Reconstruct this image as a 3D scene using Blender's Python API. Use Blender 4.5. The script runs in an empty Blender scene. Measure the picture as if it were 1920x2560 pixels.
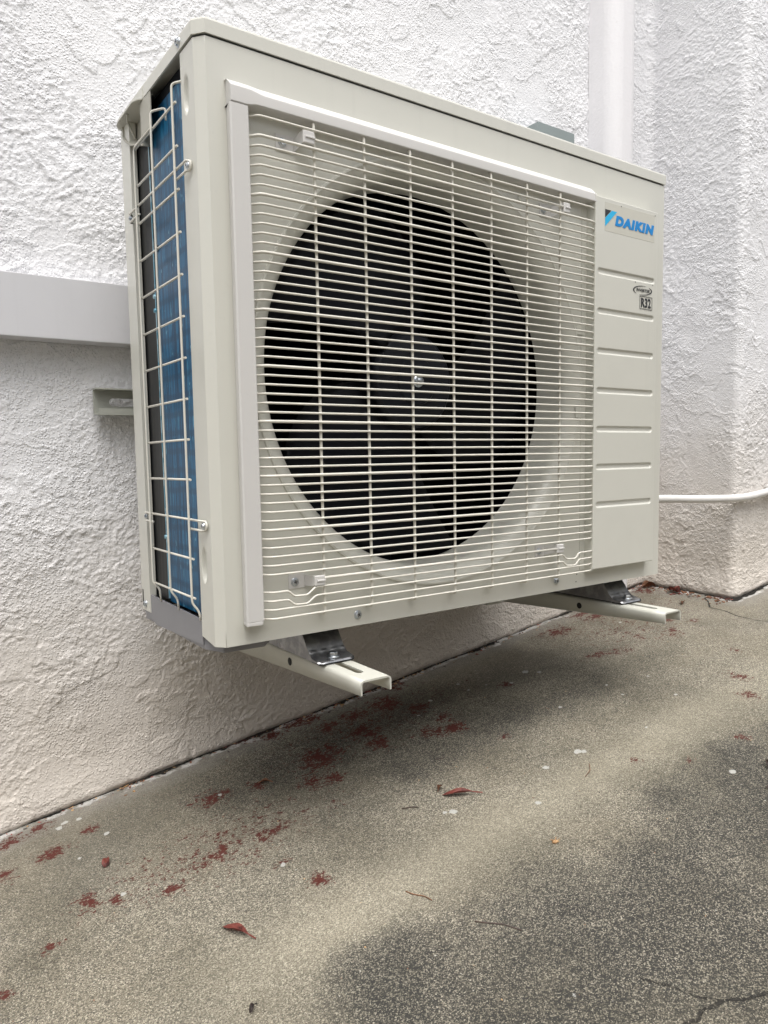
import bpy, bmesh, math, random
import numpy as np
from mathutils import Vector, Matrix
random.seed(7); np.random.seed(7)
S = bpy.context.scene
COL = S.collection
PI = math.pi

# ------------------------------------------------------------------ camera
cam = bpy.data.cameras.new('camera'); camo = bpy.data.objects.new('camera', cam); COL.objects.link(camo)
M = Matrix(((0.82033, 0.065164, -0.568166), (-0.571627, 0.063305, -0.818068), (-0.017341, 0.995865, 0.08918))).to_4x4()
M.translation = Vector((-0.33236, -0.81466, 0.22350))
camo.matrix_world = M
cam.sensor_fit = 'HORIZONTAL'; cam.sensor_width = 36.0
cam.lens = 34.319; cam.shift_x = 0.00863; cam.shift_y = 0.01587
cam.clip_start = 0.02; cam.clip_end = 500
S.camera = camo

# ------------------------------------------------------------------ light
SUN_EL, SUN_AZ = 70, 205          # azimuth measured clockwise from +y
w = bpy.data.worlds.new('World'); S.world = w; w.use_nodes = True
wn = w.node_tree; wn.nodes.clear()
sky = wn.nodes.new('ShaderNodeTexSky'); sky.sky_type = 'NISHITA'; sky.sun_disc = False
sky.sun_elevation = math.radians(SUN_EL); sky.sun_rotation = math.radians(SUN_AZ)
sky.dust_density = 6; sky.air_density = 1.2
hs = wn.nodes.new('ShaderNodeHueSaturation'); hs.inputs['Saturation'].default_value = 0.25
bg = wn.nodes.new('ShaderNodeBackground'); bg.inputs[1].default_value = 0.15
wo = wn.nodes.new('ShaderNodeOutputWorld')
wn.links.new(sky.outputs[0], hs.inputs['Color']); wn.links.new(hs.outputs[0], bg.inputs[0]); wn.links.new(bg.outputs[0], wo.inputs[0])
sl = bpy.data.lights.new('sun', 'SUN'); so = bpy.data.objects.new('sun', sl); COL.objects.link(so)
sl.energy = 1.35; sl.angle = math.radians(52); sl.color = (1, .975, .94)
az, el = math.radians(SUN_AZ), math.radians(SUN_EL)
sdir = Vector((math.sin(az)*math.cos(el), math.cos(az)*math.cos(el), math.sin(el)))
so.rotation_euler = (-sdir).to_track_quat('-Z', 'Y').to_euler(); so.location = (0, 0, 6)
S.view_settings.view_transform = 'Standard'; S.view_settings.look = 'None'
S.view_settings.exposure = 0.55; S.view_settings.gamma = 1
S.view_settings.use_curve_mapping = False

# ------------------------------------------------------------------ material helpers
class NT:
    def __init__(s, name):
        s.m = bpy.data.materials.new(name); s.m.use_nodes = True
        s.t = s.m.node_tree; s.t.nodes.clear()
        s.out = s.t.nodes.new('ShaderNodeOutputMaterial')
        s.b = s.t.nodes.new('ShaderNodeBsdfPrincipled'); s.l(s.b.outputs[0], s.out.inputs[0])
        tc = s.t.nodes.new('ShaderNodeTexCoord'); s.co = tc.outputs['Object']
    def l(s, a, b): s.t.links.new(a, b)
    def put(s, inp, v):
        if hasattr(v, 'is_output') or isinstance(v, bpy.types.NodeSocket): s.l(v, inp)
        elif isinstance(v, tuple) and len(v) == 3 and inp.type == 'RGBA': inp.default_value = (*v, 1)
        else: inp.default_value = v
    def math(s, op, a, b=0.0, c=None, clamp=False):
        n = s.t.nodes.new('ShaderNodeMath'); n.operation = op; n.use_clamp = clamp
        s.put(n.inputs[0], a); s.put(n.inputs[1], b)
        if c is not None: s.put(n.inputs[2], c)
        return n.outputs[0]
    def mapv(s, scale=(1, 1, 1), rot=(0, 0, 0), co=None):
        n = s.t.nodes.new('ShaderNodeMapping'); s.l(co or s.co, n.inputs[0])
        n.inputs['Scale'].default_value = scale; n.inputs['Rotation'].default_value = rot
        return n.outputs[0]
    def noise(s, scale, detail=3, rough=.5, co=None, dist=0.0):
        n = s.t.nodes.new('ShaderNodeTexNoise'); s.l(co or s.co, n.inputs['Vector'])
        n.inputs['Scale'].default_value = scale; n.inputs['Detail'].default_value = detail
        n.inputs['Roughness'].default_value = rough; n.inputs['Distortion'].default_value = dist
        return n.outputs[0]
    def vor(s, scale, out='Distance', feature='F1', co=None, rnd=1.0):
        n = s.t.nodes.new('ShaderNodeTexVoronoi'); n.feature = feature; s.l(co or s.co, n.inputs['Vector'])
        n.inputs['Scale'].default_value = scale; n.inputs['Randomness'].default_value = rnd
        return n.outputs[out]
    def warp(s, scale, amt, co=None):
        n = s.t.nodes.new('ShaderNodeTexNoise'); s.l(co or s.co, n.inputs['Vector']); n.inputs['Scale'].default_value = scale
        n.inputs['Detail'].default_value = 3
        a = s.t.nodes.new('ShaderNodeVectorMath'); a.operation = 'MULTIPLY_ADD'
        s.l(n.outputs['Color'], a.inputs[0]); a.inputs[1].default_value = (amt,)*3; s.l(co or s.co, a.inputs[2])
        return a.outputs[0]
    def step(s, v, lo, hi, a=0.0, b=1.0):
        n = s.t.nodes.new('ShaderNodeMapRange'); n.interpolation_type = 'SMOOTHSTEP'
        s.put(n.inputs[0], v)
        for i, x in enumerate((lo, hi, a, b)): s.put(n.inputs[i+1], x)
        return n.outputs[0]
    def mix(s, f, a, b, mode='MIX'):
        n = s.t.nodes.new('ShaderNodeMix'); n.data_type = 'RGBA'; n.blend_type = mode
        s.put(n.inputs[0], f); s.put(n.inputs[6], a); s.put(n.inputs[7], b)
        return n.outputs[2]
    def ramp(s, v, stops):
        n = s.t.nodes.new('ShaderNodeValToRGB'); s.put(n.inputs[0], v)
        e = n.color_ramp.elements
        while len(e) < len(stops): e.new(0.5)
        for i, (p, c) in enumerate(stops): e[i].position = p; e[i].color = (*c, 1)
        return n.outputs[0]
    def attr(s, name):
        n = s.t.nodes.new('ShaderNodeAttribute'); n.attribute_name = name; return n.outputs['Fac']
    def bump(s, h, strength, dist, base=None):
        n = s.t.nodes.new('ShaderNodeBump'); n.inputs['Strength'].default_value = strength
        n.inputs['Distance'].default_value = dist; s.put(n.inputs['Height'], h)
        if base: s.l(base, n.inputs['Normal'])
        s.l(n.outputs[0], s.b.inputs['Normal']); return n.outputs[0]
    def set(s, **k):
        for a, v in k.items(): s.put(s.b.inputs[{'color': 'Base Color', 'rough': 'Roughness', 'metal': 'Metallic', 'spec': 'Specular IOR Level', 'coat': 'Coat Weight'}[a]], v)
        return s.m

def paint(name, col, rough=.38, dust=.05, coat=0.0, spec=.5, grain=0.00012):
    n = NT(name)
    d = n.noise(9, 5, .6); f = n.noise(90, 3, .6)
    c = n.mix(n.step(d, .45, .75, 0, dust*2), col, tuple(x*.72 for x in col))
    c = n.mix(n.step(f, .62, .74, 0, dust*1.2), c, tuple(x*.6 for x in col))
    st = n.noise(1.0, 4, .7, co=n.mapv((38, 38, 1.6)))
    c = n.mix(n.step(st, .56, .72, 0, dust*1.6), c, tuple(x*.70 for x in col))
    n.bump(n.noise(420, 2, .5), .35, grain)
    return n.set(color=c, rough=n.step(d, .3, .7, rough*.9, rough*1.15), coat=coat, spec=spec)

BEIGE = (0.615, 0.612, 0.553)
m_panel = paint('beige_painted_steel', BEIGE, .34, coat=.25)
m_side = m_panel
m_plastic = paint('ivory_plastic', (0.60, 0.59, 0.57), .5, .06)
m_wire = paint('ivory_coated_wire', (0.68, 0.66, 0.59), .42, .04)
m_handle = paint('beige_plastic', (0.40, 0.39, 0.335), .5)  # colour darkened all over so the shallow pocket looks shaded
m_base = paint('grey_painted_base', (0.245, 0.245, 0.26), .5)
m_arm = paint('cream_painted_steel', (0.56, 0.56, 0.50), .42, .08)
m_trunk = paint('white_grey_paint', (0.60, 0.60, 0.62), .55, .04)
m_conduit = paint('white_plastic', (0.72, 0.71, 0.69), .4, .1)
m_iso = paint('grey_plastic', (0.25, 0.29, 0.29), .45)

n = NT('galvanised_steel')
g = n.noise(60, 3, .6); g2 = n.noise(14, 3, .6)
n.bump(n.noise(200, 3), .3, .0004)
m_galv = n.set(color=n.mix(n.step(g, .4, .65), (.24, .245, .255), (.36, .365, .375)), metal=.85, rough=n.step(g2, .3, .7, .25, .42))
n = NT('zinc_steel'); m_zinc = n.set(color=n.mix(n.step(n.noise(300, 2), .4, .6), (.5, .55, .6), (.68, .7, .72)), metal=1.0, rough=.28)
n = NT('black_rubber'); m_rub = n.set(color=n.mix(n.noise(80, 2), (.012, .012, .013), (.03, .03, .032)), rough=.6)
n = NT('dark_slot'); m_dark = n.set(color=n.mix(n.noise(80, 2), (.01, .01, .01), (.03, .03, .03)), rough=.7)
n = NT('black_fan_plastic'); n.bump(n.noise(300, 2), .2, .0003)
m_fan = n.set(color=n.mix(n.noise(40, 3), (.005, .006, .010), (.010, .012, .017)), rough=.36, spec=.3)
n = NT('dark_interior')
m_int = n.set(color=n.mix(n.noise(30, 3), (.003, .0035, .005), (.007, .008, .010)), rough=.6, spec=.1)
# blue coated fins: thousands of thin vertical edges, dents and darker horizontal tube bands
n = NT('blue_coated_fins')
st = n.noise(1.0, 3, .75, co=n.mapv((200, 300, 8)))
st2 = n.noise(1.0, 3, .7, co=n.mapv((90, 150, 22)))
wv = n.math('SINE', n.math('MULTIPLY', n.math('ADD', n.t.nodes.new('ShaderNodeSeparateXYZ').outputs[2], 0), 1))
sep = n.t.nodes['Separate XYZ'] if 'Separate XYZ' in n.t.nodes else [k for k in n.t.nodes if k.type == 'SEPXYZ'][0]
n.l(n.co, sep.inputs[0])
band = n.math('SINE', n.math('ADD', n.math('MULTIPLY', sep.outputs[2], 2*PI/.0252), n.math('MULTIPLY', n.noise(7, 2), 5)))
c = n.mix(n.step(st, .40, .62), (.004, .048, .115), (.016, .150, .300))
c = n.mix(n.step(st2, .60, .68, 0, .7), c, (.10, .38, .56))
c = n.mix(n.step(band, .1, 1, 0, .6), c, (.010, .055, .12))
c = n.mix(n.step(n.noise(1.0, 3, .6, co=n.mapv((120, 120, 40))), .66, .72, 0, .7), c, (.22, .52, .66))
n.bump(st, .6, .0006)
m_fin = n.set(color=c, rough=.35, metal=.1, spec=.35)
n = NT('fin_edge_strip'); m_edge = n.set(color=n.mix(n.step(n.noise(60, 3), .45, .55), (.16, .42, .56), (.45, .68, .78)), rough=.3, metal=.4)
n = NT('black_fins'); m_bfin = n.set(color=n.mix(n.step(n.noise(1.0, 2, co=n.mapv((500, 500, 2))), .5, .62), (.008, .009, .011), (.03, .03, .028)), rough=.5)
def flat(name, col, rough=.35):
    n = NT(name); return n.set(color=n.mix(n.step(n.noise(60, 3), .5, .8, 0, .15), col, tuple(x*.8 for x in col)), rough=rough)
m_blue = flat('logo_blue', (0.0, .235, .62)); m_cyan = flat('logo_cyan', (.02, .45, .78)); m_ink = flat('black_ink', (.018, .02, .025))
m_stick = flat('clear_label_film', (0.57, 0.56, 0.49), .22)

# stucco -------------------------------------------------------------------
def stucco(name, colour, coat=1.0):
    n = NT(name)
    cover = n.step(n.noise(7, 5, .65), .38, .60, .35, 1)
    bead = n.step(n.vor(255, co=n.warp(160, .004)), .05, .62, 1, 0)
    h = n.math('ADD', n.math('MULTIPLY', bead, .75), n.math('MULTIPLY', n.noise(180, 3, .6), .5))
    h = n.math('ADD', h, n.math('MULTIPLY', n.math('MULTIPLY', n.noise(430, 2, .6), cover), .6))
    h = n.math('MULTIPLY', h, n.step(cover, .35, 1, .45, 1))
    n.bump(h, 1, .0014*coat)
    mottle = n.noise(5, 4, .6)  # random large patches of slightly darker paint
    base = n.mix(n.step(mottle, .4, .7, 0, .12), colour, tuple(x*.86 for x in colour))
    # beige tint on the lower wall, fading out upwards from the ground
    sp = n.t.nodes.new('ShaderNodeSeparateXYZ'); n.l(n.co, sp.inputs[0])
    zz = n.math('SUBTRACT', n.math('SUBTRACT', sp.outputs[2], n.math('MULTIPLY', sp.outputs[0], .132)), -.31)
    zz = n.math('ADD', zz, n.math('MULTIPLY', n.math('SUBTRACT', n.noise(4, 4, .6), .5), .35))
    low_tint = n.step(zz, .0, .62, 1, 0)
    base = n.mix(low_tint, base, (colour[0]*.82, colour[1]*.76, colour[2]*.675))
    spots = n.step(n.noise(55, 2, .5), .76, .80, 0, .35)
    base = n.mix(n.math('MULTIPLY', spots, .6), base, (.25, .22, .2))
    return n.set(color=base, rough=.85, spec=.25)
m_wall = stucco('white_painted_stucco', (.78, .78, .795))
def softpaint(name, col):
    n = NT(name)
    n.bump(n.math('ADD', n.noise(160, 3, .6), n.math('MULTIPLY', n.noise(30, 3), .8)), .6, .0012)
    d = n.noise(28, 5, .7)
    return n.set(color=n.mix(n.step(d, .66, .74, 0, .5), col, (.45, .4, .36)), rough=.6)
m_down = softpaint('white_painted_downpipe', (.78, .77, .785))

# ------------------------------------------------------------------ mesh helpers
ORG = Vector((0, 0, 0))
def link(name, me, mat, parent=None):
    o = bpy.data.objects.new(name, me); COL.objects.link(o)
    mats = mat if isinstance(mat, (list, tuple)) else [mat]
    for m in mats: me.materials.append(m)
    if parent is not None:
        o.parent = parent
    return o
def obj(name, bm, mat, parent=None, smooth=False, keep=False):
    """bmesh in world coordinates -> one mesh object; shifted by the thing's base point ORG"""
    bmesh.ops.translate(bm, verts=bm.verts, vec=-ORG)
    me = bpy.data.meshes.new(name)
    if smooth:
        for f in bm.faces: f.smooth = True
        for e in bm.edges:
            if len(e.link_faces) == 2 and e.calc_face_angle(0) > math.radians(38): e.smooth = False
    bm.to_mesh(me); bm.free()
    o = link(name, me, mat, parent)
    if smooth:
        m_ = o.modifiers.new('normals', 'WEIGHTED_NORMAL'); m_.keep_sharp = True; m_.weight = 100
    if parent is None: o.location = ORG
    return o
def thing(name, label, cat, loc, group=None):
    global ORG
    ORG = Vector(loc)
    o = bpy.data.objects.new(name, None); COL.objects.link(o); o.location = loc
    o.empty_display_size = .05
    tag(o, label, cat, group); return o
def tag(o, label=None, cat=None, group=None, kind=None):
    if label: o['label'] = label
    if cat: o['category'] = cat
    if group: o['group'] = group
    if kind: o['kind'] = kind
    return o
def box(bm, a, b, bev=0.0, seg=2, mi=0):
    x0, y0, z0 = [min(p, q) for p, q in zip(a, b)]; x1, y1, z1 = [max(p, q) for p, q in zip(a, b)]
    return prism(bm, [(x0, y0), (x1, y0), (x1, y1), (x0, y1)], z0, z1, 'z', bev, seg, mi)
def prism(bm, poly, lo, hi, axis='z', bev=0.0, seg=2, mi=0):
    def P(p, t):
        return {'z': (p[0], p[1], t), 'y': (p[0], t, p[1]), 'x': (t, p[0], p[1])}[axis]
    v0 = [bm.verts.new(P(p, lo)) for p in poly]; v1 = [bm.verts.new(P(p, hi)) for p in poly]
    fs = [bm.faces.new(v0), bm.faces.new(v1)]
    k = len(poly)
    for i in range(k): fs.append(bm.faces.new((v0[i], v0[(i+1) % k], v1[(i+1) % k], v1[i])))
    for f in fs: f.material_index = mi
    bmesh.ops.recalc_face_normals(bm, faces=fs)
    if bev > 0:
        es = list({e for f in fs for e in f.edges})
        r = bmesh.ops.bevel(bm, geom=es, offset=bev, segments=seg, affect='EDGES', profile=.5)
        for f in r['faces']: f.material_index = mi
    return fs
def tube(bm, pts, r, n=8, cap=True, mi=0):
    pts = [Vector(p) for p in pts]; rings = []
    up = None
    for i, p in enumerate(pts):
        if i == 0: d = pts[1]-p
        elif i == len(pts)-1: d = p-pts[i-1]
        else: d = (pts[i+1]-p).normalized()+(p-pts[i-1]).normalized()
        d.normalize()
        if up is None:
            up = Vector((0, 0, 1)) if abs(d.z) < .9 else Vector((0, 1, 0))
        a = d.cross(up).normalized(); b = a.cross(d).normalized(); up = b
        rr = r[i] if isinstance(r, (list, tuple)) else r
        rings.append([bm.verts.new(p+a*rr*math.cos(2*PI*k/n)+b*rr*math.sin(2*PI*k/n)) for k in range(n)])
    for i in range(len(rings)-1):
        for k in range(n):
            f = bm.faces.new((rings[i][k], rings[i+1][k], rings[i+1][(k+1) % n], rings[i][(k+1) % n])); f.material_index = mi; f.smooth = True
    if cap:
        for rg in (rings[0][::-1], rings[-1]):
            f = bm.faces.new(rg[::-1]); f.material_index = mi
def bend(pts, rad, n=4):
    """round the corners of a polyline"""
    pts = [Vector(p) for p in pts]; out = [pts[0]]
    for i in range(1, len(pts)-1):
        a, b, c = pts[i-1], pts[i], pts[i+1]
        r = min(rad, (a-b).length*.45, (c-b).length*.45)
        p = b+(a-b).normalized()*r; q = b+(c-b).normalized()*r
        for k in range(n+1):
            t = k/n; out.append(p*(1-t)**2+b*2*t*(1-t)+q*t*t)
    out.append(pts[-1]); return out
def lathe(bm, prof, c, axis='y', n=96, mi=0):
    """prof = [(radius, along axis)]"""
    rings = []
    for r, h in prof:
        ring = []
        for k in range(n):
            a = 2*PI*k/n; u, v = r*math.cos(a), r*math.sin(a)
            p = {'y': (c[0]+u, c[1]+h, c[2]+v), 'z': (c[0]+u, c[1]+v, c[2]+h), 'x': (c[0]+h, c[1]+u, c[2]+v)}[axis]
            ring.append(bm.verts.new(p))
        rings.append(ring)
    for i in range(len(rings)-1):
        for k in range(n):
            f = bm.faces.new((rings[i][k], rings[i][(k+1) % n], rings[i+1][(k+1) % n], rings[i+1][k])); f.material_index = mi; f.smooth = True
    return rings
def grid(bm, us, vs, fn, smooth=True, mi=0):
    V = [[bm.verts.new(fn(u, v)) for v in vs] for u in us]
    for i in range(len(us)-1):
        for j in range(len(vs)-1):
            f = bm.faces.new((V[i][j], V[i+1][j], V[i+1][j+1], V[i][j+1])); f.smooth = smooth; f.material_index = mi
    return V
def lin(a, b, step):
    k = max(1, int(math.ceil((b-a)/step))); return [a+(b-a)*i/k for i in range(k+1)]
def sstep(x, a, b):
    t = min(1, max(0, (x-a)/(b-a))); return t*t*(3-2*t)

def screw(name, parent, p, nrm, r=.0046, label=None):
    """hex washer screw with a cross slot; p on the surface, nrm outward"""
    bm = bmesh.new()
    lathe(bm, [(0.00001, .0012), (r*1.0, .0012), (r*1.25, .0007), (r*1.25, 0)], (0, 0, 0), 'z', 20)
    hexa = [(r*.92*math.cos(PI/3*k), r*.92*math.sin(PI/3*k)) for k in range(6)]
    prism(bm, hexa, .0010, r*.75, 'z', r*.07, 1)
    for a in (0, 1):
        s = (r*.50, r*.09) if a else (r*.09, r*.50)
        box(bm, (-s[0], -s[1], r*.70), (s[0], s[1], r*.79), 0, 1, 1)
    q = Vector(nrm).to_track_quat('Z', 'Y').to_matrix().to_4x4() @ Matrix.Rotation(random.uniform(0, 1.5), 4, 'Z')
    bmesh.ops.transform(bm, matrix=Matrix.Translation(Vector(p)) @ q, verts=bm.verts)
    return obj(name, bm, [m_zinc, m_dark], parent)

# ------------------------------------------------------------------ ground
FZ = lambda x, y: -.319+.132*x+.02*y
def axis_pts(lo, hi, step, far):
    a = lin(lo, hi, step); o = []; d = step
    x = lo
    while x > -far: d *= 1.5; x -= d; o.insert(0, x)
    r = []; d = step; x = hi
    while x < far: d *= 1.5; x += d; r.append(x)
    return np.array(o+a+r)
gx = axis_pts(-.40, 1.70, .003, 60); gy = axis_pts(-.60, .43, .003, 60)
X, Y = np.meshgrid(gx, gy, indexing='ij')
def nval(X, Y, sc, seed):
    """smooth value noise in 0..1"""
    rs = np.random.RandomState(seed); T = rs.rand(256, 256)
    u, v = X*sc+1000.3, Y*sc+1000.7; i, j = np.floor(u).astype(int), np.floor(v).astype(int); f, g = u-i, v-j
    f = f*f*(3-2*f); g = g*g*(3-2*g); i %= 255; j %= 255
    return (T[i, j]*(1-f)+T[i+1, j]*f)*(1-g)+(T[i, j+1]*(1-f)+T[i+1, j+1]*f)*g
def fbm(X, Y, sc, seed, o=4): return sum(nval(X, Y, sc*2**k, seed+k)*.5**k for k in range(o))/sum(.5**k for k in range(o))
G = lambda v, c, s: np.exp(-((v-c)/s)**2)
Zg = -.319+.132*np.clip(X, -12, 12)+.02*np.clip(Y, -12, 12)+(fbm(X, Y, 3, 5)-.5)*.006*np.exp(-(np.abs(X-.5)/3)**2)
RED = [(.078,.249,.025,.017),(-.151,.282,.019,.013),(-.194,.36,.024,.012),(-.15,.368,.012,.01),(-.096,.302,.011,.008),(-.043,.076,.018,.009),(.201,.405,.02,.022),(.249,.37,.023,.017),(.303,.381,.033,.016),(.329,.372,.018,.014),(.091,.101,.015,.016),(.118,.097,.018,.01),(.147,.225,.008,.015),(.263,.226,.025,.031),(.227,.18,.02,.022),(.338,.319,.017,.019),(.465,.32,.028,.029),(.4,.32,.023,.024),(.53,.379,.02,.019),(.374,.251,.026,.036),(.297,.236,.016,.022),(.494,.255,.022,.019),(.005,.093,.007,.007),(.027,.099,.01,.009),(.04,.114,.007,.009),(.064,.105,.01,.008),(-.136,.13,.01,.017),(-.107,.108,.006,.009),(-.19,.079,.009,.008),(-.246,.036,.008,.007),(-.212,.273,.014,.014),(.366,.196,.018,.019),(.452,.162,.021,.016),(.491,.145,.02,.014),(.504,.185,.016,.015),(.961,.327,.036,.022),(.905,.164,.028,.013),(1.335,.357,.028,.033),(1.08,.359,.027,.017),(1.121,.134,.014,.012),(1.101,.11,.015,.011),(1.105,.324,.044,.017),(.932,.15,.014,.01),(.605,-.145,.006,.007),(.658,-.203,.008,.006),(.976,-.097,.011,.018),(.918,-.155,.011,.016),(.954,.143,.023,.013),(.771,-.219,.008,.009),(1.167,.176,.02,.012),(.677,.207,.011,.011),(1.13,.416,.02,.019),(1.201,.128,.01,.012),(1.385,.168,.01,.015),(1.044,.163,.012,.014),(1.089,-.033,.009,.01),(.105,-.043,.011,.011),(.085,.021,.01,.005),(.248,.157,.016,.012),(.526,.054,.007,.006)]
red = np.zeros_like(X)
for i, (cx, cy, a, b) in enumerate(RED):
    red = np.maximum(red, np.exp(-((X-cx)/(a*1.4))**2-((Y-cy)/(b*1.4))**2)*(1 if cx < .6 else .8))
red = red*(.35+1.0*fbm(X*.7+Y*.5, Y-.5*X, 55, 91, 3)+.12)
red = np.maximum(red, .42*np.exp(-((Y-.33+.05*X)/.10)**2)*sstep(0.3, 0, 1)*((X > -.3)))
red = np.maximum(red, .40*G(X, .40, .22)*G(Y, .27, .09)); red = np.maximum(red, .42*G(X, .05, .18)*G(Y, .12, .07)); red = np.maximum(red, .36*G(X, 1.1, .2)*G(Y, .25, .14))
WHITE = [(.085,.017,.0054),(-.096,.113,.0056),(.093,.248,.004),(.746,.217,.0089),(.763,.195,.0059),(.568,-.066,.0088),(.499,-.063,.0062),(.669,-.264,.007),(.42,-.12,.0057),(.32,-.051,.0078),(.478,.229,.0044),(.618,.278,.0048),(.613,.242,.0047),(.533,.262,.0055),(.796,.056,.0038),(.781,.008,.0037),(-.127,.344,.0074),(-.117,.354,.0066),(-.097,.348,.005),(-.075,.273,.0055),(.651,.232,.0038),(.69,.201,.0048),(.67,.059,.0044),(1.057,.523,.005),(.878,.023,.0039),(.685,-.05,.0026),(.84,-.061,.0037),(.703,-.096,.0034),(.034,.099,.0021),(-.122,.239,.0038),(.092,-.005,.002),(1.201,.128,.0035),(.2,-.37,.0022),(1.095,.25,.0046),(.575,-.073,.006),(.31,-.045,.004)]
spot = np.full_like(X, .05)
for i, (cx, cy, r) in enumerate(WHITE):
    t = random.uniform(0, PI); s = random.uniform(.75, 1)
    u = (X-cx)*math.cos(t)+(Y-cy)*math.sin(t); v = -(X-cx)*math.sin(t)+(Y-cy)*math.cos(t)
    spot = np.minimum(spot, np.hypot(u, v/s)-r*.78)
def seg(path):
    d = np.full_like(X, 1.0)
    for (ax, ay), (bx, by) in zip(path[:-1], path[1:]):
        dx, dy = bx-ax, by-ay; t = np.clip(((X-ax)*dx+(Y-ay)*dy)/(dx*dx+dy*dy+1e-9), 0, 1)
        d = np.minimum(d, np.hypot(X-ax-t*dx, Y-ay-t*dy))
    return d
crack = np.minimum(seg([(.40, -.53), (.333, -.488), (.312, -.478), (.296, -.465), (.285, -.464), (.273, -.458), (.262, -.462), (.248, -.457), (.2, -.47)]), seg([(.296, -.465), (.283, -.448), (.276, -.425), (.262, -.40)])+.0006)
crack = np.minimum(crack, seg([(1.36, .20), (1.336, .175), (1.30, .15), (1.296, .11), (1.279, .073), (1.274, .02), (1.30, -.04), (1.29, -.12)]))
wob = (fbm(X, Y, 30, 31)-.5)*.010+(fbm(X, Y, 9, 33)-.5)*.014
gap = np.where(X < 1.39, .4-Y, np.hypot(np.maximum(1.39-X, 0), Y-.14))
gap = np.where((X < 1.39), np.minimum(.4-Y, np.where(Y > .14, 1.39-X, np.hypot(1.39-X, .14-Y))), .14-Y)+wob
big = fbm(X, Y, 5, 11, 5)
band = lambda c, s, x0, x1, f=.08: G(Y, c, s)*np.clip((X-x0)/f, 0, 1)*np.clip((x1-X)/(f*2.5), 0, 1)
dirt_shade = .55*band(.085-.03*(X-.5), .075, .27, .95)+.5*G(X, .30, .25)*G(Y, .24, .14)  # soft shadow of the unit, painted into the ground colour below it
dirt_shade = np.maximum(dirt_shade, .95*np.clip((X+.02)/.07, 0, 1)*np.clip((-.105-.10*np.clip(X, 0, .8)-Y+.07*np.clip((.16-X)/.08,0,1)+.20*(fbm(X, Y, 8, 71)-.5))/.17, 0, 1))
dirt_shade = dirt_shade*(.50+1.0*big) + (big-.5)*.5 - .6*G(Y, -.12-.02*X, .045)*np.clip((X+.1)/.1, 0, 1)*np.clip((1.0-X)/.3, 0, 1)
dirt_shade = np.clip(dirt_shade - .25*G(X, .2, .05)*G(Y, -.34, .05) - .4*G(X, .50, .10)*G(Y, -.17, .02)-.35*np.clip((-.36-Y)/.1, 0, 1)*np.clip((X-.1)/.2, 0, 1), 0, 1)
me = bpy.data.meshes.new('ground')
nx, ny = X.shape
co = np.stack([X, Y, Zg], -1).reshape(-1, 3)
idx = np.arange(nx*ny).reshape(nx, ny)
quads = np.stack([idx[:-1, :-1], idx[1:, :-1], idx[1:, 1:], idx[:-1, 1:]], -1).reshape(-1, 4)
def mesh_from(me, co, quads):
    me.vertices.add(len(co)); me.vertices.foreach_set('co', co.astype('f').ravel())
    me.loops.add(quads.size); me.loops.foreach_set('vertex_index', quads.astype('i').ravel())
    me.polygons.add(len(quads)); me.polygons.foreach_set('loop_start', np.arange(0, quads.size, 4, dtype='i'))
    me.polygons.foreach_set('use_smooth', np.ones(len(quads), dtype=bool))
    me.update(calc_edges=True); me.validate()
mesh_from(me, co, quads)
pale = np.maximum(0, G(Y, -.115-.02*X+.03*(fbm(X, Y, 6, 81)-.5), .055)*np.clip((X+.12)/.2, 0, 1)*np.clip((1.25-X)/.5, 0, 1)+.5*G(X, -.05, .15)*G(Y, -.16, .1))
for nm, A in (('pale', pale), ('red', red), ('spot', spot), ('crack', crack), ('gap', gap), ('dirt_shade', dirt_shade)):
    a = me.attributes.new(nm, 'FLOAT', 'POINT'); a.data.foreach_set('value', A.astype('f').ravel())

n = NT('weathered_exposed_aggregate_concrete')
pe = n.vor(820, 'Color'); ped = n.vor(820, 'Distance')
sepc = n.t.nodes.new('ShaderNodeSeparateColor'); n.l(pe, sepc.inputs[0]); rnd = sepc.outputs[0]; rnd2 = sepc.outputs[1]
fine = n.noise(850, 3, .75); mid = n.noise(55, 5, .65); bigN = n.noise(11, 5, .6)
dirt_shadeA = n.attr('dirt_shade')
dd = n.math('ADD', dirt_shadeA, n.math('MULTIPLY', n.math('SUBTRACT', mid, .5), .7), clamp=True)
stone = n.ramp(rnd, [(0, (.065, .062, .054)), (.28, (.15, .142, .12)), (.60, (.27, .25, .205)), (.85, (.41, .38, .31)), (1, (.64, .60, .51))])
cement = n.mix(n.step(bigN, .35, .65), (.235, .218, .185), (.30, .28, .24))
pebble_amt = n.step(n.math('ADD', dd, n.math('MULTIPLY', n.attr('gap'), 1.0)), .0, .45, .5, 1.0)
c = n.mix(pebble_amt, cement, stone)
c = n.mix(n.step(n.noise(8, 5, .65), .40, .62, 0, .45), c, n.mix(.5, c, (.19, .165, .115)))
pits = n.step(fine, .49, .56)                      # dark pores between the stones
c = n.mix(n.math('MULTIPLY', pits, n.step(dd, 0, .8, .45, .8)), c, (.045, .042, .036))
pl = n.attr('pale')
blotch = n.noise(4.5, 6, .65, co=n.warp(6, .15))
c = n.mix(1, c, n.mix(n.step(blotch, .36, .62), (.70, .69, .65), (1.02, 1.0, .955)), 'MULTIPLY')
c = n.mix(n.math('MULTIPLY', pl, .75, clamp=True), c, n.mix(.55, c, n.mix(rnd, (.30, .27, .20), (.52, .48, .38))))
# black mildew between the stone tops, plus the shade painted under the unit
mildew_shade = n.math('MULTIPLY', n.step(dd, .08, .85), n.step(n.math('ADD', rnd, n.math('MULTIPLY', fine, .6)), .70, 1.15, 1, .30))
c = n.mix(n.math('MULTIPLY', mildew_shade, .9), c, (.036, .036, .034))
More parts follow.
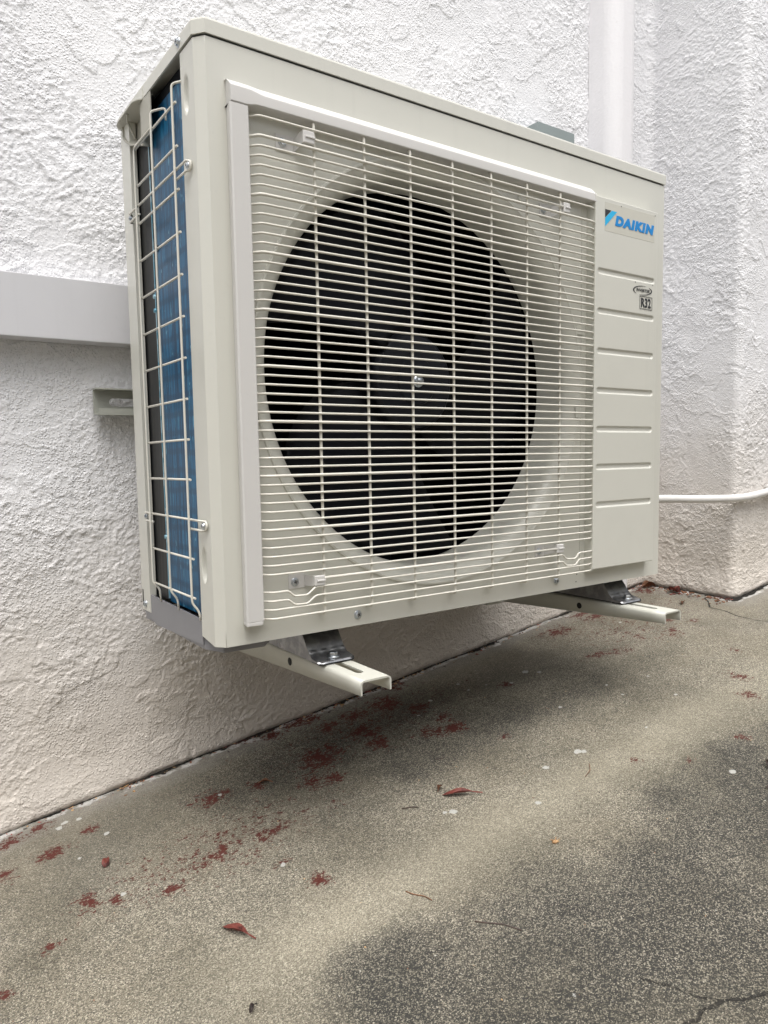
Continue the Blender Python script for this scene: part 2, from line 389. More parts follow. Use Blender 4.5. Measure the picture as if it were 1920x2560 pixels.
# pale dusty margin and crust along the wall
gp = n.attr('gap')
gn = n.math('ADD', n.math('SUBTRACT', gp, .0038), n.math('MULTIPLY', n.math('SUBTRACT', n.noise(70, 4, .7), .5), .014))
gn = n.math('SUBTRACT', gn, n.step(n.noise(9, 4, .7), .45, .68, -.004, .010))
c = n.mix(n.step(gn, .015, .08, .45, 0), c, (.27, .26, .24))
crust = n.math('MULTIPLY', n.step(gn, .006, .009), n.step(gn, .014, .024, 1, 0))
c = n.mix(n.math('MULTIPLY', crust, n.step(n.noise(28, 4, .7), .42, .55)), c, (.50, .49, .47))
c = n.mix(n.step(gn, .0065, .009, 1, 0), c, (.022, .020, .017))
# sparse black pores and grit pressed into the surface
po = n.math('MULTIPLY', n.step(n.vor(210, co=n.warp(90, .006)), .10, .20, 1, 0), n.step(n.noise(70, 4, .7), .44, .60))
c = n.mix(n.math('MULTIPLY', po, .75), c, (.035, .032, .026))
po2 = n.math('MULTIPLY', n.step(n.vor(95, co=n.warp(70, .01)), .06, .11, 1, 0), n.step(n.noise(22, 4, .7), .50, .60))
c = n.mix(n.math('MULTIPLY', po2, .8), c, (.05, .04, .028))
# flaking red paint
rn = n.noise(210, 8, .74, co=n.mapv((.75, 1.15, 1), (0, 0, .4), n.warp(60, .012))); rn2 = n.noise(60, 4, .6)
rf = n.math('ADD', n.attr('red'), n.math('MULTIPLY', n.math('SUBTRACT', rn, .5), 5.0))
rf = n.math('ADD', rf, n.math('MULTIPLY', n.math('SUBTRACT', rn2, .5), 1.9))
redm = n.math('MULTIPLY', n.step(rf, .66, .72), n.step(n.attr('red'), .03, .15))
redm = n.math('MULTIPLY', redm, n.step(n.math('ADD', fine, 0), .60, .66, 1, .25))
c = n.mix(redm, c, n.mix(n.noise(200, 3), (.068, .015, .011), (.115, .030, .022)))
# white paint drips
sf = n.math('ADD', n.attr('spot'), n.math('MULTIPLY', n.math('SUBTRACT', n.noise(190, 4, .7), .5), .0085))
c = n.mix(n.step(sf, -.0004, .0008, .9, 0), c, n.mix(n.step(fine, .5, .66), (.50, .50, .47), (.32, .31, .28)))
# scattered tiny white flecks
fl = n.step(n.noise(240, 1, .3), .80, .83)
c = n.mix(n.math('MULTIPLY', fl, .7), c, (.6, .58, .52))
cf = n.math('ADD', n.attr('crack'), n.math('MULTIPLY', n.math('SUBTRACT', n.noise(110, 4, .7), .5), .006))
ck = n.step(cf, .0012, .0024, 1, 0)
c = n.mix(n.math('MULTIPLY', ck, .9), c, (.03, .028, .025))
h = n.math('ADD', n.math('MULTIPLY', n.step(ped, 0, .6, 1, 0), .55), n.math('MULTIPLY', fine, .9))
h = n.math('ADD', h, n.math('MULTIPLY', n.noise(25, 4), 1.2))
h = n.math('SUBTRACT', h, n.math('MULTIPLY', ck, 2.0)); h = n.math('ADD', h, n.math('MULTIPLY', crust, 2.0)); h = n.math('ADD', h, n.math('MULTIPLY', redm, .15))
n.bump(h, .9, .0011)
m_ground = n.set(color=c, rough=.88, spec=.25)
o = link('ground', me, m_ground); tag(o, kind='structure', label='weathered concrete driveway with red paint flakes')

# ------------------------------------------------------------------ house wall (main face, return and pilaster face in one sheet of stucco)
prof = []
def arc(cx, cy, r, a0, a1, k=6): return [(cx+r*math.cos(math.radians(a0+(a1-a0)*i/k)), cy+r*math.sin(math.radians(a0+(a1-a0)*i/k))) for i in range(k+1)]
prof += [(x, .4) for x in lin(-30, -.6, 4)]+[(x, .4) for x in lin(-.55, -.27, .02)]+[(x, .4) for x in lin(-.26, 1.368, .0016)]
prof += arc(1.37, .38, .02, 90, 0, 14)
prof += [(1.39, y) for y in lin(.165, .378, .0018)[::-1]]
prof += arc(1.412, .162, .022, 180, 270, 16)
prof += [(x, .14) for x in lin(1.414, 1.66, .0025)]+[(x, .14) for x in lin(1.68, 2.2, .02)]+[(x, .14) for x in lin(2.4, 30, 4)]
P = np.array(prof); keep = [0]+[i for i in range(1, len(P)) if np.hypot(*(P[i]-P[i-1])) > 1e-4]; P = P[keep]
T = np.gradient(P, axis=0); T /= np.hypot(T[:, 0], T[:, 1])[:, None]; Nn = np.stack([T[:, 1], -T[:, 0]], 1)
zs = np.array(lin(0, 1.62, .0016)+[1.64, 1.68, 1.8, 2, 2.6, 3.4])
arcl = np.concatenate([[0], np.cumsum(np.hypot(*np.diff(P, axis=0).T))]); arcl -= np.interp(.0, P[:, 0], arcl)
A_, Z_ = np.meshgrid(arcl, zs, indexing='ij')
Z_ = Z_ + .132*np.clip(P[:, 0], -12, 12)[:, None]
def rot(a, b, t): return a*math.cos(t)+b*math.sin(t), -a*math.sin(t)+b*math.cos(t)
def fb(a, b, sc, seed, o, rg=.55):
    t_ = 0; n_ = 0; amp = 1
    for k in range(o):
        u, v = rot(a, b, .9*k+.4); t_ = t_+nval(u, v, sc*2**k, seed+k*7)*amp; n_ += amp; amp *= rg
    return t_/n_
ss = lambda v, a, b: (lambda t: t*t*(3-2*t))(np.clip((v-a)/(b-a), 0, 1))
wu = A_+(fb(A_, Z_, 16, 201, 3)-.5)*.05; wv_ = Z_+(fb(A_, Z_, 16, 301, 3)-.5)*.05
cover = .22+.78*ss(fb(wu, wv_, 6, 401, 4), .40, .56)
f1 = fb(wu, wv_, 7, 501, 5, .55); f2 = fb(wu, wv_*1.3, 13, 601, 4, .58); f3 = fb(wu, wv_*1.2, 26, 701, 5, .66)
e1 = ss(f1, .50, .508)*(.35+.65*ss(f1, .62, .50)); e2 = ss(f2, .53, .545)*(.3+.7*ss(f2, .66, .53)); e3 = ss(f3, .56, .58)
lump = ss(fb(A_, Z_, 200, 801, 2, .5), .38, .68); gritd = nval(*rot(A_, Z_, .6), 290, 901)
H_ = .0015*e1+.0012*e2+.0006*e3*cover+.0012*lump*cover+.0006*gritd*cover+.0004*(fb(A_, Z_, 40, 951, 3)-.5)
H_ *= .82
W = np.zeros((len(P), len(zs), 3))
for j, zt in enumerate(zs):
    und = (fbm(P[:, 0]*1.0+P[:, 1]*.7, np.full(len(P), zt), 5, 51)-.5)*.006
    bulge = .010*np.exp(-(zt/.05)**2)+.004*math.exp(-(zt/.012)**2)*0
    rag = -.006*math.exp(-(zt/.006)**2)
    off = und+bulge+rag+H_[:, j]
    off = off-.003; W[:, j, 0] = P[:, 0]+Nn[:, 0]*off; W[:, j, 1] = P[:, 1]+Nn[:, 1]*off
    base = -.319+.132*np.clip(P[:, 0], -12, 12)+.02*P[:, 1]
    ragz = (fbm(P[:, 0]+P[:, 1], P[:, 1]*0, 40, 61)-.5)*.008*np.exp(-(zt/.02)**2)
    W[:, j, 2] = np.where(zt < 1.7, base-.001+zt+ragz, np.maximum(zt, base+zt-.4))
me = bpy.data.meshes.new('house_wall'); idx = np.arange(len(P)*len(zs)).reshape(len(P), len(zs))
mesh_from(me, W.reshape(-1, 3), np.stack([idx[:-1, :-1], idx[1:, :-1], idx[1:, 1:], idx[:-1, 1:]], -1).reshape(-1, 4))
o = link('house_wall', me, m_wall); tag(o, 'rough white painted stucco house wall standing behind the air conditioner', 'wall')

# unseen wall added behind the camera to hold back low skylight
ORG = Vector((0, 0, 0)); bm = bmesh.new()
box(bm, (-30, -2.65, -5), (30, -2.5, 1.7))
o = obj('unseen_blocker_wall', bm, paint('brown_grey_render', (.50, .47, .43), .8, .3)); tag(o, 'unseen brown grey wall added across the driveway to shape the light', 'wall')

# ------------------------------------------------------------------ downpipe
def rrect(x0, y0, x1, y1, r, k=6):
    return arc(x1-r, y1-r, r, 0, 90, k)+arc(x0+r, y1-r, r, 90, 180, k)+arc(x0+r, y0+r, r, 180, 270, k)+arc(x1-r, y0+r, r, 270, 360, k)
t = thing('downpipe', 'white painted square downpipe running up the stucco wall near the corner', 'downpipe', (1.2, .4, -.16))
bm = bmesh.new(); prism(bm, [(1.1535, .402)]+arc(1.1535+.036, .326+.036, .036, 180, 270, 10)+arc(1.2475-.036, .326+.036, .036, 270, 360, 10)+[(1.2475, .402)], -.12, 3.3)
obj('pipe', bm, m_down, t, smooth=True)
bm = bmesh.new(); prism(bm, rrect(1.148, .321, 1.248, .403, .016, 8), 2.2, 2.26)
obj('joint_collar', bm, m_down, t, smooth=True)

# ------------------------------------------------------------------ trunking, isolator, conduit
ORG = Vector((-1, .4, .4)); bm = bmesh.new()
prism(bm, [(-2.4, .408), (1.05, .408), (1.05, .4993), (-2.4, .4993)], .363, .3995, 'y', .0022, 2)
o = obj('trim_board', bm, m_trunk, smooth=True); tag(o, 'pale grey horizontal trim board running along the stucco wall behind the unit', 'trim')

t = thing('isolator_box', 'grey plastic electrical box on the wall peeking over the unit', 'electrical box', (.95, .4, .9))
bm = bmesh.new(); box(bm, (.893, .322, .80), (1.010, .395, .9355), .0018)
obj('housing', bm, m_iso, t, smooth=True)
bm = bmesh.new(); box(bm, (.896, .395, .80), (1.007, .4, .930), .001)
obj('back_plate', bm, m_iso, t)

cp = bend([(.80, .24, .125), (.95, .235, .1245), (1.18, .2, .1195), (1.285, .165, .1145), (1.40, .128, .1135), (1.5, .125, .124), (1.7, .127, .145), (1.9, .128, .15)], .08, 8)
t = thing('conduit', 'white flexible conduit curving round the wall corner right of the unit', 'conduit', (1.2, .2, .12))
bm = bmesh.new(); tube(bm, cp, .0092, 16); obj('hose', bm, m_conduit, t)
bm = bmesh.new(); tube(bm, [(1.522, .14, .127+k*.0) for k in (0,)]+[(1.522, .124, .140)], .006, 12); box(bm, (1.516, .1145, .110), (1.528, .1385, .142), .003); obj('saddle_clip', bm, m_conduit, t)

# ------------------------------------------------------------------ wall bracket: rail plus two arms
t = thing('wall_bracket', 'cream painted steel wall bracket carrying the air conditioner', 'bracket', (.45, .4, .3))
def slotted_rail():
    bm = bmesh.new()
    x0, x1, z0, z1, y0, y1 = -.0340, .94, .3010, .3380, .3700, .389
    th = .0022
    # web with slots, built from strips
    slots = [(x0+.024+k*.16, x0+.024+k*.16+.11) for k in range(6)]
    zc, hs_ = (z0+z1)/2, .0062
    box(bm, (x0, y1-th, z0), (x1, y1, zc-hs_)); box(bm, (x0, y1-th, zc+hs_), (x1, y1, z1))
    px = x0
    for a, b in slots+[(x1, x1)]:
        if a-px > .0005: box(bm, (px, y1-th, zc-hs_), (a, y1, zc+hs_))
        px = b
    for a, b in slots:                              # rounded slot ends
        for cx, sgn in ((a+hs_, -1), (b-hs_, 1)):
            for q in (-1, 1):
                pts = [(cx+sgn*hs_, zc+q*hs_)]+[(cx+sgn*hs_*math.cos(u), zc+q*hs_*math.sin(u)) for u in [PI/2*i/6 for i in range(7)]]
                prism(bm, pts, y1-th+.0002, y1-.0002, 'y')
    box(bm, (x0, y0, z1), (x1, y1, z1+th)); box(bm, (x0, y0, z0-th), (x1, y1, z0))
    box(bm, (x0+.004, y0, z0), (x1, y0+th, z0+.008)); 
    return bm
obj('rail', slotted_rail(), paint('grey_green_painted_steel', (0.36, 0.37, 0.33), .5), t)
def arm(x0):
    """inverted channel, flat top, side flanges getting deeper towards the wall, rounded slot at the tip"""
    bm = bmesh.new(); wd, th, r = .046, .0024, .006
    zt = -.045; y0, y1 = -.0895, .395
    depth = lambda y: .0185+(y+.09)*.052
    sec = []                                      # outer section: left bottom -> over the top -> right bottom
    k = 6
    def section(y, inner):
        o = th if inner else 0; rr = r-o if inner else r; d = depth(y)
        pts = [(x0+o, zt-d)]
        pts += [(x0+o+rr-rr*math.cos(PI/2*i/k), zt-o-rr+rr*math.sin(PI/2*i/k)) for i in range(k+1)]
        pts += [(x0+wd-o-rr+rr*math.sin(PI/2*i/k), zt-o-rr+rr*math.cos(PI/2*i/k)) for i in range(k+1)]
        pts += [(x0+wd-o, zt-d)]
        return pts
    sa, sb, hw = -.060, .02, .0055; xc = x0+wd/2-.002
    # the top panel is cut by the slot: use rows in y
    ys = sorted(set([y0, y1]+lin(sa+hw, sb, .03)+[sa+hw-hw*math.cos(PI/2*i/6) for i in range(7)]+lin(sb, y1, .06)))
    rows_o, rows_i = [], []
    for y in ys:
        rows_o.append([bm.verts.new((p[0], y, p[1])) for p in section(y, False)])
        rows_i.append([bm.verts.new((p[0], y, p[1])) for p in section(y, True)])
    m = len(rows_o[0]); top = k+1
    def sw(y):
        if y < sa or y > sb+.03: return 0
        if y < sa+hw: return math.sqrt(max(0, hw*hw-(sa+hw-y)**2))
        return hw
    for R_, flip in ((rows_o, 0), (rows_i, 1)):
        so_ = []
        for j, y in enumerate(ys):
            s_ = sw(y); z = R_[j][top].co.z
            so_.append((bm.verts.new((xc-s_, y, z)), bm.verts.new((xc+s_, y, z))) )
        for j in range(len(ys)-1):
            for q in range(m-1):
                if q == top:
                    continue
                f = bm.faces.new((R_[j][q], R_[j][q+1], R_[j+1][q+1], R_[j+1][q])); f.smooth = True
            a, b = so_[j], so_[j+1]
            bm.faces.new((R_[j][top], a[0], b[0], R_[j+1][top])); bm.faces.new((a[1], R_[j][top+1], R_[j+1][top+1], b[1]))
            if sw((ys[j]+ys[j+1])/2) == 0: 
                bm.faces.new((a[0], a[1], b[1], b[0]))
        if flip: si_ = so_
        else: soo = so_
    for j in range(len(ys)-1):
        if sw((ys[j]+ys[j+1])/2) > 0:
            for q in (0, 1): bm.faces.new((soo[j][q], soo[j+1][q], si_[j+1][q], si_[j][q]))
        for q in (0, m-1): bm.faces.new((rows_o[j][q], rows_o[j+1][q], rows_i[j+1][q], rows_i[j][q]))
    for j in (0, len(ys)-1):
        for q in range(m-1): bm.faces.new((rows_o[j][q], rows_o[j][q+1], rows_i[j][q+1], rows_i[j][q]))
    bmesh.ops.remove_doubles(bm, verts=bm.verts, dist=1e-6)
    bmesh.ops.recalc_face_normals(bm, faces=bm.faces)
    return bm
for x0 in (.1425, .7600):
    a = obj('arm', arm(x0), m_arm, t)
    bm = bmesh.new(); lathe(bm, [(.00001, -.0004), (.0058, -.0004)], (x0, .092, -.0605), 'x', 20)
    obj('bolt_hole', bm, m_dark, a)
for x0 in (.1425, .7600):                          # uprights hooked on the rail, hidden behind the unit
    bm = bmesh.new(); box(bm, (x0+.002, .345, -.10), (x0+.044, .3650, .340)); obj('upright', bm, m_arm, t)

# ------------------------------------------------------------------ the outdoor unit
U = thing('air_conditioner', 'beige outdoor air conditioning unit with round fan behind a wire grille', 'air conditioner', (.435, .15, -.012))
Wd, HB, HT, D = .870, .6985, .7187, .295
CXf, CZf, R_OUT, R_TH = .3510, .3375, .2960, .2705
# front panel: flat sheet with a round opening
bm = bmesh.new()
x0, x1, z0, z1 = .0100, Wd, 0.0, HB
K = 128
ring = []; rect = []
for k in range(K):
    a = 2*PI*k/K; c_, s_ = math.cos(a), math.sin(a)
    ring.append(bm.verts.new((CXf+R_OUT*c_, 0, CZf+R_OUT*s_)))
    t_ = min([(x1-CXf)/c_ if c_ > 1e-9 else 9, (x0-CXf)/c_ if c_ < -1e-9 else 9, (z1-CZf)/s_ if s_ > 1e-9 else 9, (z0-CZf)/s_ if s_ < -1e-9 else 9])
    rect.append(Vector((CXf+t_*c_, 0, CZf+t_*s_)))
rv = [bm.verts.new(p) for p in rect]
corners = [(x1, z1), (x0, z1), (x0, z0), (x1, z0)]
for k in range(K):
    a, b = k, (k+1) % K
    cor = [c for c in corners if (Vector((c[0], 0, c[1]))-rect[a]).length+(Vector((c[0], 0, c[1]))-rect[b]).length < (rect[a]-rect[b]).length*1.5+1e-6 and not ((abs(rect[a].x-rect[b].x) < 1e-6) or (abs(rect[a].z-rect[b].z) < 1e-6))]
    if cor:
        cv = bm.verts.new((cor[0][0], 0, cor[0][1])); bm.faces.new((ring[a], rv[a], cv, rv[b], ring[b]))
    else: bm.faces.new((ring[a], rv[a], rv[b], ring[b]))
# folded edges: chamfered left corner, side strip with two pressed dimples, right side, lips
def sidep(u, z):
    # u runs from the front fold, over the chamfer, along the side strip
    if u <= 0: return (x0, 0, z)
    if u < 1: return (x0*(1-u), .0120*u, z)
    y = u-1+.0120
    d = 0
    for zc in (.6475, .0975):
        v = (z-zc)/.0225; q = (y-.0368)/.0088
        rr = q*q+(v*v)
        if rr < 1:
            prof_ = (1-rr)
            d = max(d, .0062*min(1, prof_*2.4)*(0.35+.65*(1-(v*.5+.5))**.6 if v > -1 else 0))
    return (d, y, z)
us = [0, .12, .3, .5, .7, .88, 1]+[1+v for v in lin(.0016, .0405, .0013)]
zz_ = sorted(set([round(v, 5) for v in lin(0, .065, .03)+lin(.07, .125, .0022)+lin(.16, .60, .08)+lin(.62, .675, .0022)+[.69, HB]]))
def sidefn(u, z):
    p = sidep(u, z); zz = z
    if z == 0 and u > 1:                            # bottom corner is cut away towards the back
        zz = .006*min(1, (u-1)/.04)
    return (p[0], p[1], zz)
grid(bm, us, zz_, sidefn)
# right side sheet and thin lips
v = [bm.verts.new(p) for p in ((Wd, 0, 0), (Wd, .12, 0), (Wd, .12, HB), (Wd, 0, HB))]; bm.faces.new(v)
v = [bm.verts.new(p) for p in ((x0, 0, HB), (Wd, 0, HB), (Wd, .010, HB+.0008), (x0, .010, HB+.0008))]; bm.faces.new(v)
v = [bm.verts.new(p) for p in ((0, .012, HB), (x0, 0, HB), (x0, .010, HB+.0008), (.010, .02, HB+.0008))]; bm.faces.new(v)
v = [bm.verts.new(p) for p in ((x0, 0, 0), (x0, .012, 0), (Wd, .012, 0), (Wd, 0, 0))]; bm.faces.new(v)
v = [bm.verts.new(p) for p in ((0, .0525, .006), (0.012, .0525, .006), (.012, .0525, HB), (0, .0525, HB))]; bm.faces.new(v)
bmesh.ops.remove_doubles(bm, verts=bm.verts, dist=1e-5)
bmesh.ops.recalc_face_normals(bm, faces=bm.faces)
front = obj('front_panel', bm, m_panel, U)
# round over the chamfer folds
for e in (1,):
    mod = front.modifiers.new('edge', 'BEVEL'); mod.width = .0016; mod.segments = 3; mod.limit_method = 'ANGLE'; mod.angle_limit = math.radians(30)
for p_ in ((.1985, 0, .0147), (.5905, 0, .0175)): screw('screw', front, p_, (0, -1, 0), .0048)
for (px, pz) in ((.642, .0228), (.640, .0105), (.2505, .0250)):
    bm = bmesh.new(); lathe(bm, [(.00001, -.0002), (.0012, -.0002)], (px, 0, pz), 'y', 10)
    obj('rivet_hole', bm, m_dark, front)

# bell mouth ring round the opening
bm = bmesh.new()
lathe(bm, [(.2980, 0.0002), (.2970, -.0022), (.2945, -.0024), (.2925, -.0008), (.2885, .0006), (.2835, .0030), (.2785, .0070), (.2745, .0120), (.2718, .0180), (.2705, .0260), (.2705, .0720)], (CXf, 0, CZf), 'y', 128)
obj('bell_mouth', bm, m_panel, U, smooth=True)
bm = bmesh.new()                                   # seam lines of the orifice ring
for r_ in (.2765, .3000):
    lathe(bm, [(r_, -.0003 if r_ > .29 else .0010), (r_+.0011, -.0005 if r_ > .29 else .0008)], (CXf, 0, CZf), 'y', 128)

bm.free()

# dark interior
bm = bmesh.new()
v = [(x, y, z) for x in (.0235, .6600) for y in (.0720, .2750) for z in (.0300, .6900)]
vv = [bm.verts.new(p) for p in v]
for f in ((2, 3, 7, 6), (0, 1, 3, 2), (4, 5, 7, 6), (0, 2, 6, 4), (1, 3, 7, 5)): bm.faces.new([vv[i] for i in f])
# duct backing ring so nothing shows between the bell mouth and the box
ra, rb = [], []
for k in range(96):
    a = 2*PI*k/96; c_, s_ = math.cos(a), math.sin(a)
    ra.append(bm.verts.new((CXf+.2708*c_, .0715, CZf+.2708*s_)))
    rb.append(bm.verts.new((min(.66, max(.0235, CXf+.45*c_)), .0715, min(.69, max(.03, CZf+.45*s_)))))
for k in range(96): bm.faces.new((ra[k], ra[(k+1) % 96], rb[(k+1) % 96], rb[k]))
obj('interior_casing', bm, m_int, U)
bm = bmesh.new()                                   # motor stay and pipes dimly visible behind the fan
for px in (.150, .163): tube(bm, [(px, .20, .05), (px, .20, .31)], .004, 8)
box(bm, (.30, .17, .04), (.38, .19, .68), .003)
lathe(bm, [(.00001, .11), (.055, .11), (.06, .12), (.06, .17)], (CXf, 0, CZf), 'y', 32)
obj('motor_mount', bm, m_fan, U)

# fan
fan = bpy.data.objects.new('fan', None)
bm = bmesh.new()
lathe(bm, [(.00001, .0560), (.020, .0560), (.034, .0570), (.036, .0600), (.050, .0610), (.068, .0640), (.0735, .0700), (.0745, .0760), (.0735, .1080)], (CXf, 0, CZf), 'y', 64)
fan = obj('fan', bm, m_fan, U, smooth=True)
def blade(a0):
    bm = bmesh.new(); Rr = [.070+.189*i/14 for i in range(15)]
    def P_(i, j):
        r = Rr[i]; t_ = i/14; s = j/16
        sweep = .55*t_**1.2                        # forward swept
        span = 1.45-.25*t_+.15*math.sin(PI*t_)
        ang = a0+sweep+span*(s-.5)
        y = .107-.046*s-.010*t_*math.sin(PI*s)
        # rounded tips
        return (CXf+r*math.cos(ang), y, CZf+r*math.sin(ang))
    V = [[bm.verts.new(P_(i, j)) for j in range(17)] for i in range(15)]
    for i in range(14):
        for j in range(16):
            f = bm.faces.new((V[i][j], V[i+1][j], V[i+1][j+1], V[i][j+1])); f.smooth = True
    g_ = bmesh.ops.solidify(bm, geom=bm.faces[:], thickness=.0022)
    return bm
for k in range(3): obj('blade', blade(math.radians(-20+120*k)), m_fan, fan)
bm = bmesh.new(); lathe(bm, [(.00001, .0500), (.0035, .0500), (.0045, .0515), (.0045, .0535), (.0085, .0540), (.0095, .0560)], (CXf, 0, CZf), 'y', 24)
prism(bm, [(CXf+.0078*math.cos(PI/3*k+.2), CZf+.0078*math.sin(PI/3*k+.2)) for k in range(6)], .0515, .0555, 'y', .0005, 1)
obj('shaft_nut', bm, m_zinc, fan)

# lid with skirt, chamfered at the front left corner
def lid_poly(o): return [(.0100-o*.4, -o), (Wd+o, -o), (Wd+o, D+.002), (-o, D+.002), (-o, .0120-o*.4)]
bm = bmesh.new()
def ringv(poly, z): return [bm.verts.new((p[0], p[1], z)) for p in poly]
levels = [(.0020, .7008), (.0020, .7155), (.0014, .7175), (0, .7187), (-.006, .7189)]
rs_ = [ringv(lid_poly(o), z) for o, z in levels]
for a, b in zip(rs_[:-1], rs_[1:]):
    for k in range(5): bm.faces.new((a[k], a[(k+1) % 5], b[(k+1) % 5], b[k]))
bm.faces.new(rs_[-1])
inn = ringv(lid_poly(-.0005), .7008); inn2 = ringv(lid_poly(-.0005), .7150)
for k in range(5):
    bm.faces.new((rs_[0][k], rs_[0][(k+1) % 5], inn[(k+1) % 5], inn[k])); bm.faces.new((inn[k], inn[(k+1) % 5], inn2[(k+1) % 5], inn2[k]))
bm.faces.new(inn2)
bmesh.ops.recalc_face_normals(bm, faces=bm.faces)
lid = obj('lid', bm, m_panel, U)
mod = lid.modifiers.new('edge', 'BEVEL'); mod.width = .0012; mod.segments = 2; mod.limit_method = 'ANGLE'; mod.angle_limit = math.radians(25)
screw('screw', lid, (-.002, .0500, .7095), (-1, 0, 0), .0046)
# dark inner frame seen through the gap under the lid
bm = bmesh.new(); box(bm, (.012, .012, .6880), (.862, .285, .7005)); obj('inner_frame', bm, m_int, U)

# rear post, rear sheet and right side
bm = bmesh.new()
box(bm, (0, .2560, .002), (.0016, .2945, .6985)); box(bm, (0.0016, .2560, .0270), (.0095, .2575, .6985)); box(bm, (.0016, .2930, .002), (.86, .2945, .6985))
box(bm, (-.0019, .1840, .7010), (-.0030, .2965, .7150))
post = obj('rear_panel', bm, m_side, U)
bm = bmesh.new(); box(bm, (.8590, .121, 0), (Wd-.0005, .2925, .6985), 0.001); obj('side_panel', bm, m_side, U)
bm = bmesh.new(); box(bm, (-.0004, .2865, .0135), (0.0002, .2905, .0330)); obj('slot', bm, m_dark, post)
screw('screw', post, (0, .2775, .0125), (-1, 0, 0), .0046)
bm = bmesh.new(); prism(bm, rrect(Wd-.002, .02, Wd+.012, .10, .004), .28, .60, 'z'); obj('valve_cover', bm, m_panel, U, smooth=True)

# coil behind the side guard
bm = bmesh.new(); grid(bm, lin(.0200, .2045, .006), lin(.0260, .6980, .02), lambda y, z: (.0125+.0012*max(0, (y-.18)/.03)**2, y, z)); obj('coil', bm, m_fin, U)
bm = bmesh.new()
prism(bm, [(.2040, .03), (.2060, .03), (.2120, .66), (.2130, .698), (.2095, .698)], .0112, .0155, 'x')
for zc in (.118, .433, .452): lathe(bm, [(.00001, .0095), (.0030, .0095), (.0034, .0125)], (0, .2100+(zc-.4)*.010, zc), 'x', 12)
obj('coil_edge', bm, m_edge, U)
bm = bmesh.new(); box(bm, (.0120, .2045, .0270), (.0140, .2930, .6985)); obj('coil_return', bm, m_bfin, U)
bm = bmesh.new(); box(bm, (.0108, .1900, .5095), (.0124, .1965, .5165), .0002)
obj('inspection_mark', bm, m_ink, U)

# grey base pan
bm = bmesh.new()
pan = [(.003, .291), (.003, .053), (.0125, .0300), (.0150, .0215), (.0700, .0200), (.1000, .0560), (.862, .0560), (.862, .291)]
prism(bm, pan, -.0125, .0020, 'z', .0015, 2)
prism(bm, [(.0535, -.006), (.2350, -.0125), (.2660, -.004), (.2900, .000), (.2900, .0050), (.2560, .0060), (.2560, .0290), (.0535, .0262)], .0010, .0030, 'x')
obj('base_pan', bm, m_base, U)

# handle cup at the rear top corner, a flared lip over a pocket with a rib
bm = bmesh.new()
lip = [(.004, .163), (-.0025, .184), (-.0080, .190), (-.0120, .2015), (-.0112, .270), (-.0098, .280), (-.006, .2880), (.004, .2900)]
prism(bm, lip, .6985, .7005, 'z', .0007, 2)
cup = [(.2790, .6985), (.2770, .6840), (.2655, .6750), (.2420, .6625), (.2230, .6560), (.1955, .6455), (.1965, .6610), (.1925, .6790), (.1985, .6855), (.1985, .6985)]
# pocket: sloping floor and back wall set inside the panel
ins = [(y*.86+.0330, z*.80+.1390) for y, z in cup]
va = [bm.verts.new((-.0022, y, z)) for y, z in cup]; vb = [bm.verts.new((.0115, y, z)) for y, z in ins]
for k in range(len(cup)): bm.faces.new((va[k], va[(k+1) % len(cup)], vb[(k+1) % len(cup)], vb[k]))
bm.faces.new(vb)
vo = [bm.verts.new((.010, y, z)) for y, z in cup]
rim = [bm.verts.new((-.0022, y+(.0022 if y > .24 else -.0022), z-.0016)) for y, z in cup]
for k in range(len(cup)-1):
    bm.faces.new((va[k], va[(k+1)], rim[(k+1)], rim[k])); bm.faces.new((rim[k], rim[k+1], vo[k+1], vo[k]))
box(bm, (-.0025, .1560, .6560), (-.0005, .1965, .6985), .0006)
tube(bm, bend([(-.008, .2330, .6975), (-.007, .2400, .6905), (.001, .2440, .6800), (.006, .244, .670)], .004), .0014, 6)
bmesh.ops.recalc_face_normals(bm, faces=bm.faces)
obj('handle', bm, m_handle, U)

# side wire guard
gx_ = -.0085; rw = .0015
bm = bmesh.new()
sv = (.0607, .1390, .2115)
hz = [.6452-.0493*k for k in range(13)]
tube(bm, bend([(.004, .0500, .6690), (gx_, .0607, .6665), (gx_, .0607, .060), (gx_, .0607, .047), (-.001, .0580, .0370), (.0005, .0570, .0250)], .005), rw)
tube(bm, bend([(.006, .1230, .6520), (.006, .1230, .6670), (gx_, .1390, .6650), (gx_, .1390, .0640), (gx_, .1390, .0520), (-.001, .1350, .0410), (.0005, .1350, .0260)], .005), rw)
tube(bm, bend([(gx_, .1390, .6452), (gx_, .2080, .6452), (gx_, .2115, .6400), (gx_, .2115, .0660), (gx_, .2115, .0550), (-.001, .2070, .0440), (.0005, .2070, .0270)], .003), rw)
bx_ = gx_+2*rw*.9
for z in hz:
    tube(bm, [(bx_, .0565, z), (bx_, .2140, z)], rw)
def loop(ya, yb, z, dz):
    s = 1 if yb > ya else -1
    pts = [(bx_, ya-s*.004, z), (bx_, yb-s*.006, z)]
    pts += [(bx_+.004*math.sin(q)*0+.0035, yb-s*.006+s*.0060*math.sin(q), z-dz/2+dz/2*math.cos(q)) for q in [PI*i/8 for i in range(1, 8)]]
    pts += [(bx_, yb-s*.006, z-dz), (bx_, ya-s*.004, z-dz)]
    tube(bm, pts, rw)
tube(bm, [(bx_, .0565, .5706), (bx_, .2140, .5706)], rw)
loop(.0607, .0250, .5706, .0115); loop(.2115, .2560, .5706, .0115)
loop(.0607, .0185, .1522, .0115); loop(.2115, .2470, .1522, .0115)
guard = obj('side_guard', bm, m_wire, U)
